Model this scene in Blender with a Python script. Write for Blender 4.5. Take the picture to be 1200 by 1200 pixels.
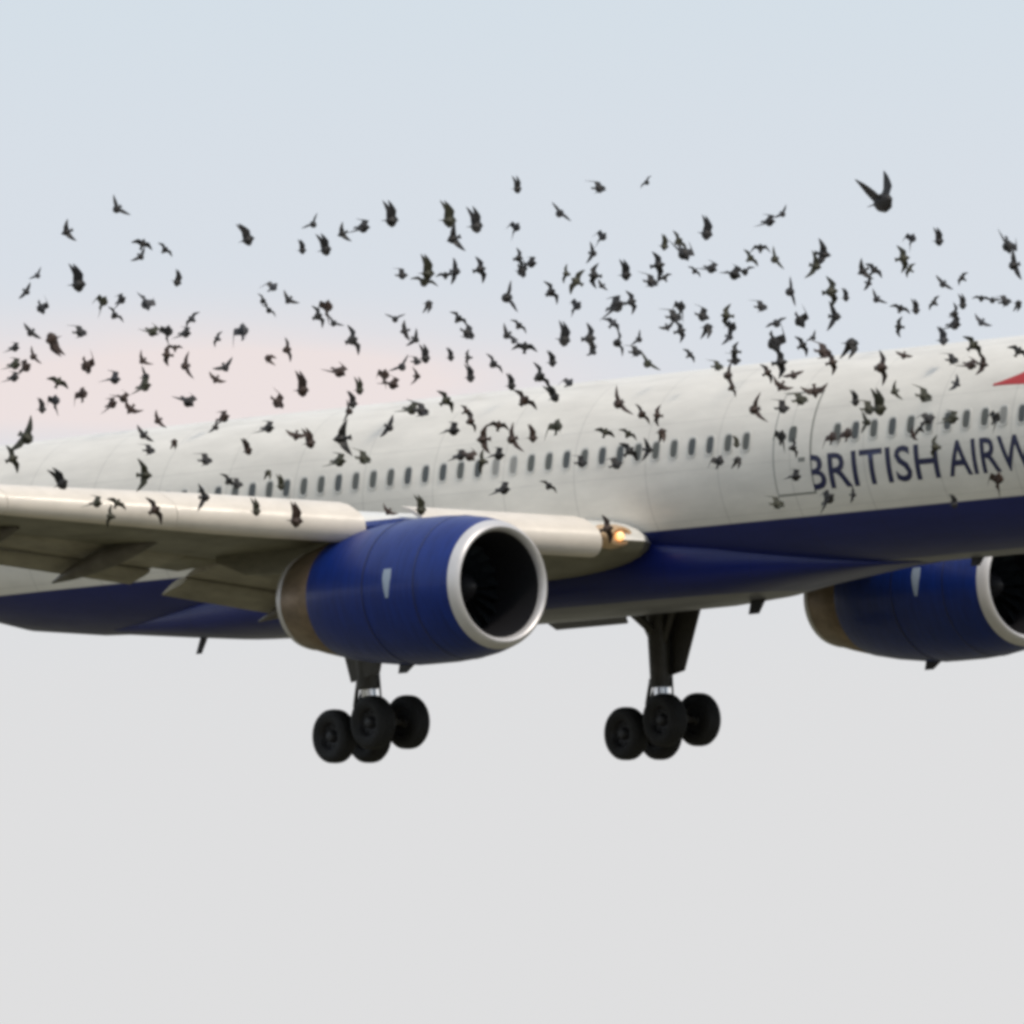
import bpy, bmesh, math, random
from mathutils import Vector, Matrix

for o in list(bpy.data.objects):
    bpy.data.objects.remove(o, do_unlink=True)
sc = bpy.context.scene
C = sc.collection
R = math.radians
rnd = random.Random(7)

# ------------------------------------------------------------------ camera
D = 400.0                      # metres from the camera to the airliner
PXM = 61.8                     # photo pixels (1200 wide) per metre at that distance
ELEV = R(4.5)                  # the camera looks up a little
CAM = Vector((0, 0, 1.8))
c_right = Vector((1, 0, 0))
c_up = Vector((0, -math.sin(ELEV), math.cos(ELEV)))
c_back = Vector((0, -math.cos(ELEV), -math.sin(ELEV)))
cam_d = bpy.data.cameras.new('camera')
cam = bpy.data.objects.new('camera', cam_d)
C.objects.link(cam)
cam.matrix_world = Matrix((
    (c_right.x, c_up.x, c_back.x, CAM.x),
    (c_right.y, c_up.y, c_back.y, CAM.y),
    (c_right.z, c_up.z, c_back.z, CAM.z),
    (0, 0, 0, 1)))
cam_d.sensor_width = 36
cam_d.lens = 36 * PXM * D / 1200.0
cam_d.clip_start = 1
cam_d.clip_end = 40000
sc.camera = cam

# ------------------------------------------------------------------ sky and sun
SUN_DIR = Vector((0.30, -0.50, 0.81)).normalized()      # towards the sun
w = bpy.data.worlds.new('World')
sc.world = w
w.use_nodes = True
nt = w.node_tree
nt.nodes.clear()
n_out = nt.nodes.new('ShaderNodeOutputWorld')
n_bg = nt.nodes.new('ShaderNodeBackground')
n_bg.inputs['Strength'].default_value = 0.1
n_sky = nt.nodes.new('ShaderNodeTexSky')
n_sky.sky_type = 'NISHITA'
n_sky.sun_disc = False
n_sky.sun_elevation = math.asin(SUN_DIR.z)
n_sky.sun_rotation = math.atan2(SUN_DIR.x, SUN_DIR.y)
n_sky.air_density = 1.0
n_sky.dust_density = 6.0
n_tc = nt.nodes.new('ShaderNodeTexCoord')
n_sep = nt.nodes.new('ShaderNodeSeparateXYZ')
n_ramp = nt.nodes.new('ShaderNodeValToRGB')
n_mul = nt.nodes.new('ShaderNodeVectorMath'); n_mul.operation = 'SCALE'
n_mul.inputs['Scale'].default_value = 10.75
n_mix = nt.nodes.new('ShaderNodeMix'); n_mix.data_type = 'RGBA'
n_mix.inputs[0].default_value = 0.94
def lin(r, g, b):
    f = lambda c: (c / 255 / 12.92) if c / 255 <= 0.04045 else ((c / 255 + 0.055) / 1.055) ** 2.4
    return (f(r), f(g), f(b), 1)
cr = n_ramp.color_ramp
cr.interpolation = 'EASE'
SKY = [(0.0, lin(222, 221, 220)), (0.068, lin(221, 221, 222)), (0.088, lin(214, 220, 228)),
       (0.115, lin(207, 220, 229)), (0.5, lin(206, 217, 230)), (1.0, lin(212, 219, 230))]
cr.elements[0].position, cr.elements[0].color = SKY[0]
cr.elements[1].position, cr.elements[1].color = SKY[-1]
for p, c in SKY[1:-1]:
    e = cr.elements.new(p); e.color = c
L = nt.links.new
L(n_tc.outputs['Generated'], n_sep.inputs[0])
L(n_sep.outputs['Z'], n_ramp.inputs['Fac'])
L(n_ramp.outputs['Color'], n_mul.inputs[0])
L(n_sky.outputs['Color'], n_mix.inputs[6])
# soft pink patch added to the sky colour at left, imitating compression colour bleed
def mnode(op, a, b=None, c=None):
    n = nt.nodes.new('ShaderNodeMath'); n.operation = op
    for i, v in enumerate((a, b, c)):
        if v is None: continue
        if isinstance(v, (int, float)): n.inputs[i].default_value = v
        else: L(v, n.inputs[i])
    return n.outputs[0]
du = mnode('MULTIPLY', mnode('SUBTRACT', mnode('DIVIDE', n_sep.outputs['X'], mnode('MAXIMUM', n_sep.outputs['Y'], 0.01)), -0.0165), 1 / 0.0155)
dv = mnode('MULTIPLY', mnode('SUBTRACT', n_sep.outputs['Z'], 0.0845), 1 / 0.0026)
bump = mnode('EXPONENT', mnode('MULTIPLY', mnode('ADD', mnode('MULTIPLY', du, du), mnode('MULTIPLY', dv, dv)), -1.0))
n_mp = nt.nodes.new('ShaderNodeMapping'); n_mp.inputs['Scale'].default_value = (70, 70, 330)
n_nz = nt.nodes.new('ShaderNodeTexNoise'); n_nz.inputs['Scale'].default_value = 1.0; n_nz.inputs['Detail'].default_value = 5
L(n_tc.outputs['Generated'], n_mp.inputs[0]); L(n_mp.outputs[0], n_nz.inputs['Vector'])
cl = mnode('MULTIPLY', mnode('MULTIPLY', bump, mnode('ADD', mnode('MULTIPLY', n_nz.outputs['Fac'], 1.2), 0.35)), 1.7)
n_cl = nt.nodes.new('ShaderNodeMix'); n_cl.data_type = 'RGBA'
L(mnode('MINIMUM', cl, 0.92), n_cl.inputs[0])
L(n_mul.outputs['Vector'], n_cl.inputs[6])
cc = lin(238, 225, 223)
n_cl.inputs[7].default_value = (cc[0] * 10.6, cc[1] * 10.6, cc[2] * 10.6, 1)
L(n_cl.outputs[2], n_mix.inputs[7])
L(n_mix.outputs[2], n_bg.inputs['Color'])
L(n_bg.outputs['Background'], n_out.inputs['Surface'])

sun_d = bpy.data.lights.new('sun', 'SUN')
sun_d.energy = 2.0
sun_d.angle = R(9.0)
sun_d.color = (1.0, 0.90, 0.77)
sun = bpy.data.objects.new('sun', sun_d)
C.objects.link(sun)
sun.rotation_euler = SUN_DIR.to_track_quat('Z', 'Y').to_euler()

sc.view_settings.view_transform = 'Standard'
sc.view_settings.look = 'None'
sc.view_settings.exposure = 0.0
sc.view_settings.gamma = 1.0
sc.view_settings.use_curve_mapping = False
sc.cycles.pixel_filter_type = 'BLACKMAN_HARRIS'
sc.cycles.filter_width = 3.9          # a soft long lens

# ------------------------------------------------------------------ placing
def at(px, py, toward=0.0):
    """world point seen at photo pixel (px, py), 'toward' metres nearer than the airliner"""
    d = D - toward
    k = d / D / PXM
    return CAM - c_back * d + c_right * ((px - 600) * k) + c_up * ((600 - py) * k)

# airliner axes as read from the photograph: forward, port, up
def cam_vec(r, u, b):
    return c_right * r + c_up * u + c_back * b
ax_f = cam_vec(0.654, 0.065, 0.752).normalized()
ax_p = cam_vec(0.754, 0.0, -0.655)
ax_p = (ax_p - ax_f * ax_p.dot(ax_f)).normalized()
ax_u = ax_f.cross(ax_p).normalized()
PLANE_O = at(595, 581.5)

# ------------------------------------------------------------------ materials
def mat(name, col, rough=0.4, metal=0.0, coat=0.0, spec=0.5):
    m = bpy.data.materials.new(name)
    m.use_nodes = True
    b = m.node_tree.nodes['Principled BSDF']
    b.inputs['Base Color'].default_value = (*col, 1)
    b.inputs['Roughness'].default_value = rough
    b.inputs['Metallic'].default_value = metal
    b.inputs['Coat Weight'].default_value = coat
    b.inputs['Coat Roughness'].default_value = 0.08
    b.inputs['Specular IOR Level'].default_value = spec
    return m

def worn(m, amount=0.18, scale=(0.6, 6, 6), rough_var=0.12):
    """streaky dirt and tone variation on a painted surface"""
    t = m.node_tree
    b = t.nodes['Principled BSDF']
    base = b.inputs['Base Color']
    tc = t.nodes.new('ShaderNodeTexCoord')
    mp = t.nodes.new('ShaderNodeMapping')
    mp.inputs['Scale'].default_value = scale
    nz = t.nodes.new('ShaderNodeTexNoise')
    nz.inputs['Scale'].default_value = 1.3
    nz.inputs['Detail'].default_value = 6
    nz.inputs['Roughness'].default_value = 0.65
    mr = t.nodes.new('ShaderNodeMapRange')
    mr.inputs['From Min'].default_value = 0.3
    mr.inputs['From Max'].default_value = 0.75
    mr.inputs['To Min'].default_value = 1.0
    mr.inputs['To Max'].default_value = 1.0 - amount
    mx = t.nodes.new('ShaderNodeMix'); mx.data_type = 'RGBA'; mx.blend_type = 'MULTIPLY'
    mx.inputs[0].default_value = 1.0
    t.links.new(tc.outputs['Object'], mp.inputs['Vector'])
    t.links.new(mp.outputs['Vector'], nz.inputs['Vector'])
    t.links.new(nz.outputs['Fac'], mr.inputs['Value'])
    if base.is_linked:
        t.links.new(base.links[0].from_socket, mx.inputs[6])
    else:
        mx.inputs[6].default_value = base.default_value
    t.links.new(mr.outputs['Result'], mx.inputs[7])
    t.links.new(mx.outputs[2], base)
    mr2 = t.nodes.new('ShaderNodeMapRange')
    r0 = b.inputs['Roughness'].default_value
    mr2.inputs['To Min'].default_value = max(0.03, r0 - rough_var)
    mr2.inputs['To Max'].default_value = r0 + rough_var
    t.links.new(nz.outputs['Fac'], mr2.inputs['Value'])
    t.links.new(mr2.outputs['Result'], b.inputs['Roughness'])
    return m

BLUE = (0.004, 0.027, 0.21)
def livery_mat(name, z_blue, z_grey, seams=True):
    """white above z_blue, dark blue down to z_grey, grey below; fine skin joints"""
    m = mat(name, (0.8, 0.79, 0.75), 0.4, 0, 0.08, 0.35)
    t = m.node_tree
    b = t.nodes['Principled BSDF']
    tc = t.nodes.new('ShaderNodeTexCoord')
    sp = t.nodes.new('ShaderNodeSeparateXYZ')
    t.links.new(tc.outputs['Object'], sp.inputs[0])
    def step(z):
        g = t.nodes.new('ShaderNodeMapRange')
        g.inputs['From Min'].default_value = z - 0.012
        g.inputs['From Max'].default_value = z + 0.012
        t.links.new(sp.outputs['Z'], g.inputs['Value'])
        return g.outputs['Result']
    m1 = t.nodes.new('ShaderNodeMix'); m1.data_type = 'RGBA'
    m1.inputs[6].default_value = (0.17, 0.17, 0.20, 1)
    m1.inputs[7].default_value = (0.004, 0.012, 0.125, 1)
    t.links.new(step(z_grey), m1.inputs[0])
    m2 = t.nodes.new('ShaderNodeMix'); m2.data_type = 'RGBA'
    m2.inputs[7].default_value = (0.82, 0.78, 0.71, 1)
    t.links.new(m1.outputs[2], m2.inputs[6])
    t.links.new(step(z_blue), m2.inputs[0])
    last = m2.outputs[2]
    if seams:
        # circumferential and lengthwise skin joints
        mp = t.nodes.new('ShaderNodeMath'); mp.operation = 'PINGPONG'
        mp.inputs[1].default_value = 1.016
        t.links.new(sp.outputs['X'], mp.inputs[0])
        lt = t.nodes.new('ShaderNodeMapRange')
        lt.inputs['From Min'].default_value = 0.0
        lt.inputs['From Max'].default_value = 0.03
        lt.inputs['To Min'].default_value = 0.80
        lt.inputs['To Max'].default_value = 1.0
        t.links.new(mp.outputs[0], lt.inputs['Value'])
        m3 = t.nodes.new('ShaderNodeMix'); m3.data_type = 'RGBA'; m3.blend_type = 'MULTIPLY'
        m3.inputs[0].default_value = 1.0
        t.links.new(last, m3.inputs[6])
        t.links.new(lt.outputs['Result'], m3.inputs[7])
        mz = t.nodes.new('ShaderNodeMath'); mz.operation = 'PINGPONG'
        mz.inputs[1].default_value = 0.46
        t.links.new(sp.outputs['Z'], mz.inputs[0])
        lz_ = t.nodes.new('ShaderNodeMapRange')
        lz_.inputs['From Max'].default_value = 0.02
        lz_.inputs['To Min'].default_value = 0.88
        lz_.inputs['To Max'].default_value = 1.0
        t.links.new(mz.outputs[0], lz_.inputs['Value'])
        m4 = t.nodes.new('ShaderNodeMix'); m4.data_type = 'RGBA'; m4.blend_type = 'MULTIPLY'
        m4.inputs[0].default_value = 1.0
        t.links.new(m3.outputs[2], m4.inputs[6]); t.links.new(lz_.outputs['Result'], m4.inputs[7])
        last = m4.outputs[2]
    t.links.new(last, b.inputs['Base Color'])
    return worn(m, 0.20, (0.5, 2.5, 1.8))

M = {}
M['skin'] = livery_mat('fuselage paint', -1.05, -1.93)
M['fairing'] = livery_mat('fairing paint', -1.05, -2.30)
M['white'] = worn(mat('white paint', (0.8, 0.785, 0.74), 0.35, 0, 0.2), 0.15)
M['blue'] = worn(mat('blue paint', BLUE, 0.4, 0, 0.12, 0.3), 0.42, (9, 1.2, 1.2))
M['blue_dark'] = mat('navy lettering', (0.008, 0.012, 0.06), 0.4)
M['red'] = mat('red paint', (0.45, 0.02, 0.02), 0.4)
M['wing_grey'] = worn(mat('wing underside grey', (0.225, 0.21, 0.15), 0.5), 0.5, (0.8, 1.2, 3))
M['flap_grey'] = worn(mat('flap grey', (0.36, 0.33, 0.255), 0.5), 0.5, (2.0, 1.0, 2))
M['track'] = worn(mat('flap track grey', (0.15, 0.135, 0.11), 0.5), 0.5, (2, 2, 2))
M['slat'] = worn(mat('slat paint', (0.80, 0.725, 0.63), 0.4, 0, 0.1), 0.18, (1, 1.5, 2))
M['polished'] = worn(mat('polished metal', (0.70, 0.68, 0.68), 0.42, 0.4), 0.15, (2, 2, 2))
M['tan_metal'] = worn(mat('heat stained metal', (0.30, 0.22, 0.15), 0.42, 0.6), 0.5, (1.2, 3, 3))
M['dark_metal'] = worn(mat('dark metal', (0.05, 0.05, 0.055), 0.5, 0.5), 0.3)
M['duct'] = mat('dark duct lining', (0.011, 0.011, 0.014), 0.6)
M['blade'] = mat('fan blade', (0.014, 0.018, 0.022), 0.5, 0.5)
M['gear'] = worn(mat('gear grey', (0.065, 0.06, 0.052), 0.5, 0.2), 0.4, (3, 3, 3))
M['chrome'] = mat('chromed piston', (0.75, 0.75, 0.78), 0.18, 1.0)
M['tyre'] = worn(mat('tyre rubber', (0.010, 0.010, 0.012), 0.75), 0.3, (3, 3, 3))
M['hub'] = mat('wheel hub', (0.03, 0.03, 0.034), 0.5, 0.3)
M['well'] = mat('gear well', (0.05, 0.045, 0.04), 0.7)
M['glass'] = mat('window glass', (0.11, 0.115, 0.105), 0.4, 0, 0, 0.25)
M['blind'] = mat('lowered blind', (0.27, 0.265, 0.245), 0.5)
M['glass_dim'] = mat('window glass dim', (0.06, 0.065, 0.063), 0.3)
M['window_ring'] = mat('window surround', (0.55, 0.54, 0.51), 0.5)
M['seam'] = mat('door seam', (0.22, 0.22, 0.20), 0.6)
M['badge'] = mat('pale badge', (0.33, 0.40, 0.50), 0.4)
M['lamp_dish'] = mat('warm lamp dish', (0.72, 0.50, 0.30), 0.35, 0.4)
M['lamp'] = mat('lit lamp', (1.0, 0.8, 0.5), 0.3)
bl = M['lamp'].node_tree.nodes['Principled BSDF']
bl.inputs['Emission Color'].default_value = (1.0, 0.50, 0.17, 1)
bl.inputs['Emission Strength'].default_value = 1.25

# ------------------------------------------------------------------ mesh helpers
def link(name, verts, faces, m, parent=None, smooth=True, mats=None, fmat=None, sharp=None):
    me = bpy.data.meshes.new(name)
    me.from_pydata([tuple(v) for v in verts], [], faces)
    me.validate()
    bm = bmesh.new(); bm.from_mesh(me)
    bmesh.ops.recalc_face_normals(bm, faces=bm.faces)
    bm.to_mesh(me); bm.free()
    for mm in (mats or [m]):
        me.materials.append(mm)
    if fmat:
        for p, i in zip(me.polygons, fmat):
            p.material_index = i
    if smooth:
        me.polygons.foreach_set('use_smooth', [True] * len(me.polygons))
        me.set_sharp_from_angle(angle=R(sharp or 38))
    o = bpy.data.objects.new(name, me)
    C.objects.link(o)
    if parent:
        o.parent = parent
    return o

class MB:
    """collects pieces that become ONE mesh object"""
    def __init__(s): s.v = []; s.f = []; s.fm = []
    def add(s, v, f, mi=0):
        n = len(s.v)
        s.v += [Vector(p) for p in v]
        s.f += [tuple(i + n for i in q) for q in f]
        s.fm += [mi] * len(f)
    def loft(s, rings, cap0=True, cap1=True, closed=True, mi=0):
        n = len(rings[0])
        v = [p for r in rings for p in r]
        f = []
        for i in range(len(rings) - 1):
            for j in range(n if closed else n - 1):
                k = (j + 1) % n
                f.append((i * n + j, i * n + k, (i + 1) * n + k, (i + 1) * n + j))
        if cap0: f.append(tuple(range(n))[::-1])
        if cap1: f.append(tuple((len(rings) - 1) * n + j for j in range(n)))
        s.add(v, f, mi)
    def tube(s, pts, rad, n=10, mi=0):
        rings = []
        pts = [Vector(p) for p in pts]
        if not isinstance(rad, (list, tuple)): rad = [rad] * len(pts)
        for i, p in enumerate(pts):
            d = (pts[min(i + 1, len(pts) - 1)] - pts[max(i - 1, 0)]).normalized()
            a = d.orthogonal().normalized()
            ref = Vector((0, 1, 0)) if abs(d.y) < 0.9 else Vector((1, 0, 0))
            a = (ref - d * ref.dot(d)).normalized()
            b = d.cross(a)
            rings.append([p + a * (rad[i] * math.cos(t)) + b * (rad[i] * math.sin(t))
                          for t in [2 * math.pi * j / n for j in range(n)]])
        s.loft(rings, mi=mi)
    def box(s, lo, hi, mi=0):
        x0, y0, z0 = lo; x1, y1, z1 = hi
        s.add([(x0, y0, z0), (x1, y0, z0), (x1, y1, z0), (x0, y1, z0), (x0, y0, z1), (x1, y0, z1), (x1, y1, z1), (x0, y1, z1)],
              [(0, 3, 2, 1), (4, 5, 6, 7), (0, 1, 5, 4), (1, 2, 6, 5), (2, 3, 7, 6), (3, 0, 4, 7)], mi)
    def slab(s, quad, thick, mi=0):
        """four points and a thickness along their normal"""
        q = [Vector(p) for p in quad]
        nrm = (q[1] - q[0]).cross(q[3] - q[0]).normalized() * (thick / 2)
        s.add([p - nrm for p in q] + [p + nrm for p in q],
              [(3, 2, 1, 0), (4, 5, 6, 7), (0, 1, 5, 4), (1, 2, 6, 5), (2, 3, 7, 6), (3, 0, 4, 7)], mi)
    def build(s, name, m, parent=None, mats=None, **k):
        return link(name, s.v, s.f, m, parent, mats=mats, fmat=s.fm if mats else None, **k)

def empty(name, parent=None, loc=(0, 0, 0)):
    o = bpy.data.objects.new(name, None)
    o.empty_display_size = 0.5
    C.objects.link(o)
    o.location = loc
    if parent: o.parent = parent
    return o

# ------------------------------------------------------------------ ground, far below the frame
g = mat('airfield grass', (0.15, 0.14, 0.09), 0.9)
worn(g, 0.4, (0.05, 0.05, 0.05), 0.05)
gm = MB(); S = 15000
gm.add([(-S, -S, 0), (S, -S, 0), (S, S, 0), (-S, S, 0)], [(0, 1, 2, 3)])
ground = gm.build('ground', g, smooth=False)
ground['kind'] = 'structure'
ground['label'] = 'flat airfield grass below the landing airliner'

# ------------------------------------------------------------------ airliner
plane = empty('airliner')
plane.matrix_world = Matrix((
    (ax_f.x, ax_p.x, ax_u.x, PLANE_O.x),
    (ax_f.y, ax_p.y, ax_u.y, PLANE_O.y),
    (ax_f.z, ax_p.z, ax_u.z, PLANE_O.z),
    (0, 0, 0, 1)))
plane['label'] = 'white and dark blue twin-engine airliner flying with its landing gear down'
plane['category'] = 'airliner'

# --- fuselage: X forward (0 at the main gear), Y to port, Z up
ST = [  # X, half width, z centre, half height
    (23.6, .02, -.72, .02), (23.45, .22, -.72, .22), (23.1, .50, -.68, .48), (22.5, .82, -.58, .80), (21.6, 1.15, -.42, 1.18),
    (20.5, 1.45, -.22, 1.56), (19.3, 1.68, -.08, 1.84), (18.0, 1.82, -.02, 1.96), (16.5, 1.88, 0, 2.005), (12, 1.88, 0, 2.005),
    (8, 1.88, 0, 2.005), (4, 1.88, 0, 2.005), (0, 1.88, 0, 2.005), (-4, 1.88, 0, 2.005), (-8, 1.88, 0, 2.005), (-10, 1.87, .0, 2.0),
    (-12, 1.84, .04, 1.96), (-14, 1.76, .13, 1.85), (-16, 1.60, .34, 1.62), (-18, 1.35, .62, 1.33), (-20, 1.05, .83, 1.06),
    (-22, .68, 1.02, .72), (-23.3, .36, 1.15, .40), (-23.7, .16, 1.2, .18)]
NR = 72
def sec(x):
    for (a, b) in zip(ST, ST[1:]):
        if a[0] >= x >= b[0]:
            t = (a[0] - x) / (a[0] - b[0])
            return [a[i] + (b[i] - a[i]) * t for i in range(1, 4)]
    return list(ST[-1][1:])
def skin_y(x, z, out=0.0, side=-1):
    """Y of the fuselage skin at x, z"""
    hw, zc, hh = sec(x)
    s = max(-0.999, min(0.999, (z - zc) / hh))
    return side * (hw * math.sqrt(1 - s * s) + out)
b = MB()
rings = []
xs = []
for (a, c) in zip(ST, ST[1:]):
    k = max(1, int(abs(a[0] - c[0]) / 1.0))
    xs += [a[0] + (c[0] - a[0]) * i / k for i in range(k)]
xs.append(ST[-1][0])
for x in xs:
    hw, zc, hh = sec(x)
    rings.append([Vector((x, hw * math.sin(t), zc + hh * math.cos(t))) for t in [2 * math.pi * j / NR for j in range(NR)]])
b.loft(rings)
fus = b.build('fuselage', M['skin'], plane)

# --- wing to body fairing
b = MB(); rings = []
FA = [(11.8, .30, -1.99, .02), (10.8, .58, -1.95, .10), (9.8, .84, -1.89, .24), (8.6, 1.08, -1.81, .42), (7.2, 1.36, -1.75, .64), (5.6, 1.62, -1.71, .75), (2, 1.74, -1.70, .77),
      (-3, 1.72, -1.7, .74), (-5.5, 1.55, -1.70, .64), (-7.5, 1.26, -1.76, .51), (-9.2, .95, -1.79, .34), (-11, .6, -1.80, .17), (-13, .3, -1.55, .03)]
for (x, hw, zc, hh) in FA:
    ring = []
    for j in range(40):
        t = 2 * math.pi * j / 40
        c, s_ = math.cos(t), math.sin(t)
        e = 0.72
        ring.append(Vector((x, hw * math.copysign(abs(s_) ** e, s_), zc + hh * math.copysign(abs(c) ** e, c))))
    rings.append(ring)
b.loft(rings)
b.build('wing_fairing', M['fairing'], plane)

# --- cabin windows: one object per window, starboard and port
def win_ring(x, z, w_, h_, out, n=16, side=-1):
    pts = []
    for j in range(n):
        t = 2 * math.pi * j / n
        c, s_ = math.cos(t), math.sin(t)
        px_ = x + w_ / 2 * math.copysign(abs(c) ** .6, c)
        pz_ = z + h_ / 2 * math.copysign(abs(s_) ** .6, s_)
        pts.append(Vector((px_, skin_y(px_, pz_, out, side), pz_)))
    return pts
WZ = 0.43
win_x = []
x = 20.6
while x > -14.5:
    win_x.append(x); x -= 0.508
DOORS = [(18.55, .86), (10.22, 1.0), (-14.6, .86)]
wmesh = None
for side in (-1, 1):
    for x in win_x:
        if any(abs(x - dx) < dw * .5 + .32 for dx, dw in DOORS): continue
        if 19.3 < x: continue
        b = MB()
        n = 16
        r0 = win_ring(x, WZ, .28, .41, .001, side=side)
        r1 = win_ring(x, WZ, .27, .40, .012, side=side)
        r2 = win_ring(x, WZ, .205, .33, .013, side=side)
        r3 = win_ring(x, WZ, .195, .32, .006, side=side)
        b.loft([r0, r1, r2, r3], False, False, mi=0)
        rg = [r3]
        for kk_ in (.66, .33, .05):
            rg.append(win_ring(x, WZ, .195 * kk_, .32 * kk_, .006, side=side))
        b.loft(rg, False, True, mi=1)
        b.build('window', None, fus, mats=[M['window_ring'], M[rnd.choice(('glass', 'glass', 'glass', 'glass_dim', 'glass_dim', 'blind'))]])

# --- doors: a proud panel inside a dark seam
for side in (-1, 1):
    for dx, dw in DOORS:
        b = MB()
        zs = [-0.62 + 1.86 * i / 10 for i in range(11)]
        def strip(x0, x1, out, mi, z0, z1):
            zz = [z0 + (z1 - z0) * i / 10 for i in range(11)]
            ra = [Vector((x0, skin_y(x0, z, out, side), z)) for z in zz]
            rb = [Vector((x1, skin_y(x1, z, out, side), z)) for z in zz]
            b.loft([ra, rb], False, False, False, mi)
        strip(dx - dw / 2 - .035, dx + dw / 2 + .035, .004, 1, -.655, 1.275)
        strip(dx - dw / 2, dx + dw / 2, .010, 0, -.62, 1.24)
        strip(dx + dw * .18, dx + dw * .36, .014, 1, -.05, .03)
        do = b.build('door', None, fus, mats=[M['skin'], M['seam']])
        b = MB()
        r3 = win_ring(dx, WZ + .05, .22, .30, .016, side=side)
        b.add(r3, [tuple(range(16))])
        b.build('window', M['glass'], fus)

# --- airline name, wrapped on the skin
def wrap_text(body, x0, width, zb, zt, m, name, parent, side=-1):
    cu = bpy.data.curves.new('lettering', 'FONT')
    cu.body = body; cu.size = 1.0; cu.resolution_u = 3; cu.space_character = 1.03
    cu.offset = 0.013
    ob = bpy.data.objects.new('lettering_curve', cu)
    C.objects.link(ob)
    dg = bpy.context.evaluated_depsgraph_get()
    me = bpy.data.meshes.new_from_object(ob.evaluated_get(dg))
    bpy.data.objects.remove(ob, do_unlink=True)
    bm = bmesh.new(); bm.from_mesh(me)
    bmesh.ops.triangulate(bm, faces=bm.faces)
    bmesh.ops.subdivide_edges(bm, edges=[e for e in bm.edges if e.calc_length() > .12], cuts=4, use_grid_fill=True)
    bmesh.ops.triangulate(bm, faces=bm.faces)
    mx0 = min(v.co.x for v in bm.verts); mx1 = max(v.co.x for v in bm.verts)
    my1 = max(v.co.y for v in bm.verts if v.co.x < mx1)
    for v in bm.verts:
        t = (v.co.x - mx0) / (mx1 - mx0)
        X = x0 + width * t * (1 if side < 0 else -1)
        Z = zb + (zt - zb) * v.co.y / 0.73
        v.co = Vector((X, skin_y(X, Z, .006, side), Z))
    bm.to_mesh(me); bm.free()
    me.materials.clear(); me.materials.append(m)
    o = bpy.data.objects.new(name, me); C.objects.link(o); o.parent = parent
    return o
wrap_text('BRITISH', 10.58, 3.64, -.58, .09, M['blue_dark'], 'lettering', fus)
wrap_text('AIRWAYS', 14.47, 3.9, -.58, .09, M['blue_dark'], 'lettering', fus)

# --- red and blue ribbon emblem beside the forward door
b = MB()
top, bot = [], []
for i in range(25):
    t = i / 24
    X = 15.55 + 2.6 * t
    zc_ = 1.02 + 0.16 * t
    hw_ = 0.03 + .34 * min(1, t * 1.6) ** 1.3
    top.append(Vector((X, skin_y(X, min(1.75, zc_ + hw_), .005), min(1.75, zc_ + hw_))))
    bot.append(Vector((X, skin_y(X, zc_ - hw_ * .5, .005), zc_ - hw_ * .5)))
b.loft([top, [a.lerp(c, .5) + Vector((0, -.012, 0)) for a, c in zip(top, bot)], bot], False, False, False)
b.build('ribbon_emblem', M['red'], fus)

# --- cockpit windows, fin, tailplane (outside the frame but part of the aeroplane)
for side in (-1, 1):
    b = MB()
    for (x0, x1) in ((21.5, 21.0), (20.95, 20.4)):
        q = [Vector((xx, skin_y(xx, zz, .006, side), zz)) for xx, zz in ((x0, .34), (x1, .34), (x1 - .1, .86), (x0 - .25, .74))]
        b.add(q, [(0, 1, 2, 3)])
    b.build('cockpit_window', M['glass'], fus, smooth=False)

def foil(n=14, t=0.12, camber=0.02):
    """closed airfoil outline, (x from 0 LE to 1 TE, z), starting at TE over the top"""
    up, lo = [], []
    for i in range(n + 1):
        x = 0.5 * (1 - math.cos(math.pi * i / n))
        yt = 5 * t * (.2969 * math.sqrt(x) - .126 * x - .3516 * x * x + .2843 * x ** 3 - .1036 * x ** 4)
        yc = camber * 4 * x * (1 - x)
        up.append((x, yc + yt)); lo.append((x, yc - yt))
    return up[::-1] + lo[1:-1]

def surf(stations, t=.1, camber=0.0, lo=0.0, hi=1.0):
    rings = []
    for (le, te) in stations:
        le, te = Vector(le), Vector(te)
        ch = te - le
        upv = Vector((0, 0, 1)) if abs(ch.z) < .9 else Vector((0, 1, 0))
        rings.append([le + ch * x + upv * (z * ch.length) for x, z in foil(12, t, camber)])
    return rings

b = MB()
fs = [((-14.6, 1.2), (-22.3, 1.4)), ((-15.2, 2.0), (-22.4, 2.0)), ((-21.3, 9.2), (-24.2, 9.2))]
rings = []
for (l, te) in fs:
    ch = l[0] - te[0]
    rings.append([Vector((l[0] - x * ch, z * ch, l[1] + (te[1] - l[1]) * x)) for x, z in foil(12, .09, 0)])
b.loft(rings)
fin = b.build('fin', M['blue'], plane)
for sg in (-1, 1):
    b = MB()
    b.loft(surf([((-17.2, sg * .4, .75), (-22.0, sg * .4, .70)), ((-21.6, sg * 7.6, 1.45), (-23.4, sg * 7.6, 1.43))], .09))
    b.build('tailplane', M['white'], plane)

# --- wings
def wing_at(ya):
    """LE point, chord, thickness ratio at distance ya from the centre line (side applied later)"""
    d = ya - 1.88
    lx = 6.0 - .52 * d if d >= 0 else 6.0 + .75 * d
    lz = -1.23 + .094 * d + .0009 * d * d
    kink = 6.4
    if ya <= kink:
        tx = -2.25 - .06 * (ya - 1.88)
    else:
        tx = -2.52 - (ya - kink) * (4.62 - 2.52) / (19.0 - kink)
    ch = lx - tx
    t = .125 - .025 * min(1, d / 17)
    inc = .062 - .045 * min(1, d / 17)
    return lx, lz, ch, t, inc
def wing_pt(ya, sg, fx, fz=0.0):
    lx, lz, ch, t, inc = wing_at(ya)
    return Vector((lx - fx * ch, sg * ya, lz - inc * fx * ch + fz * ch))

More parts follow.
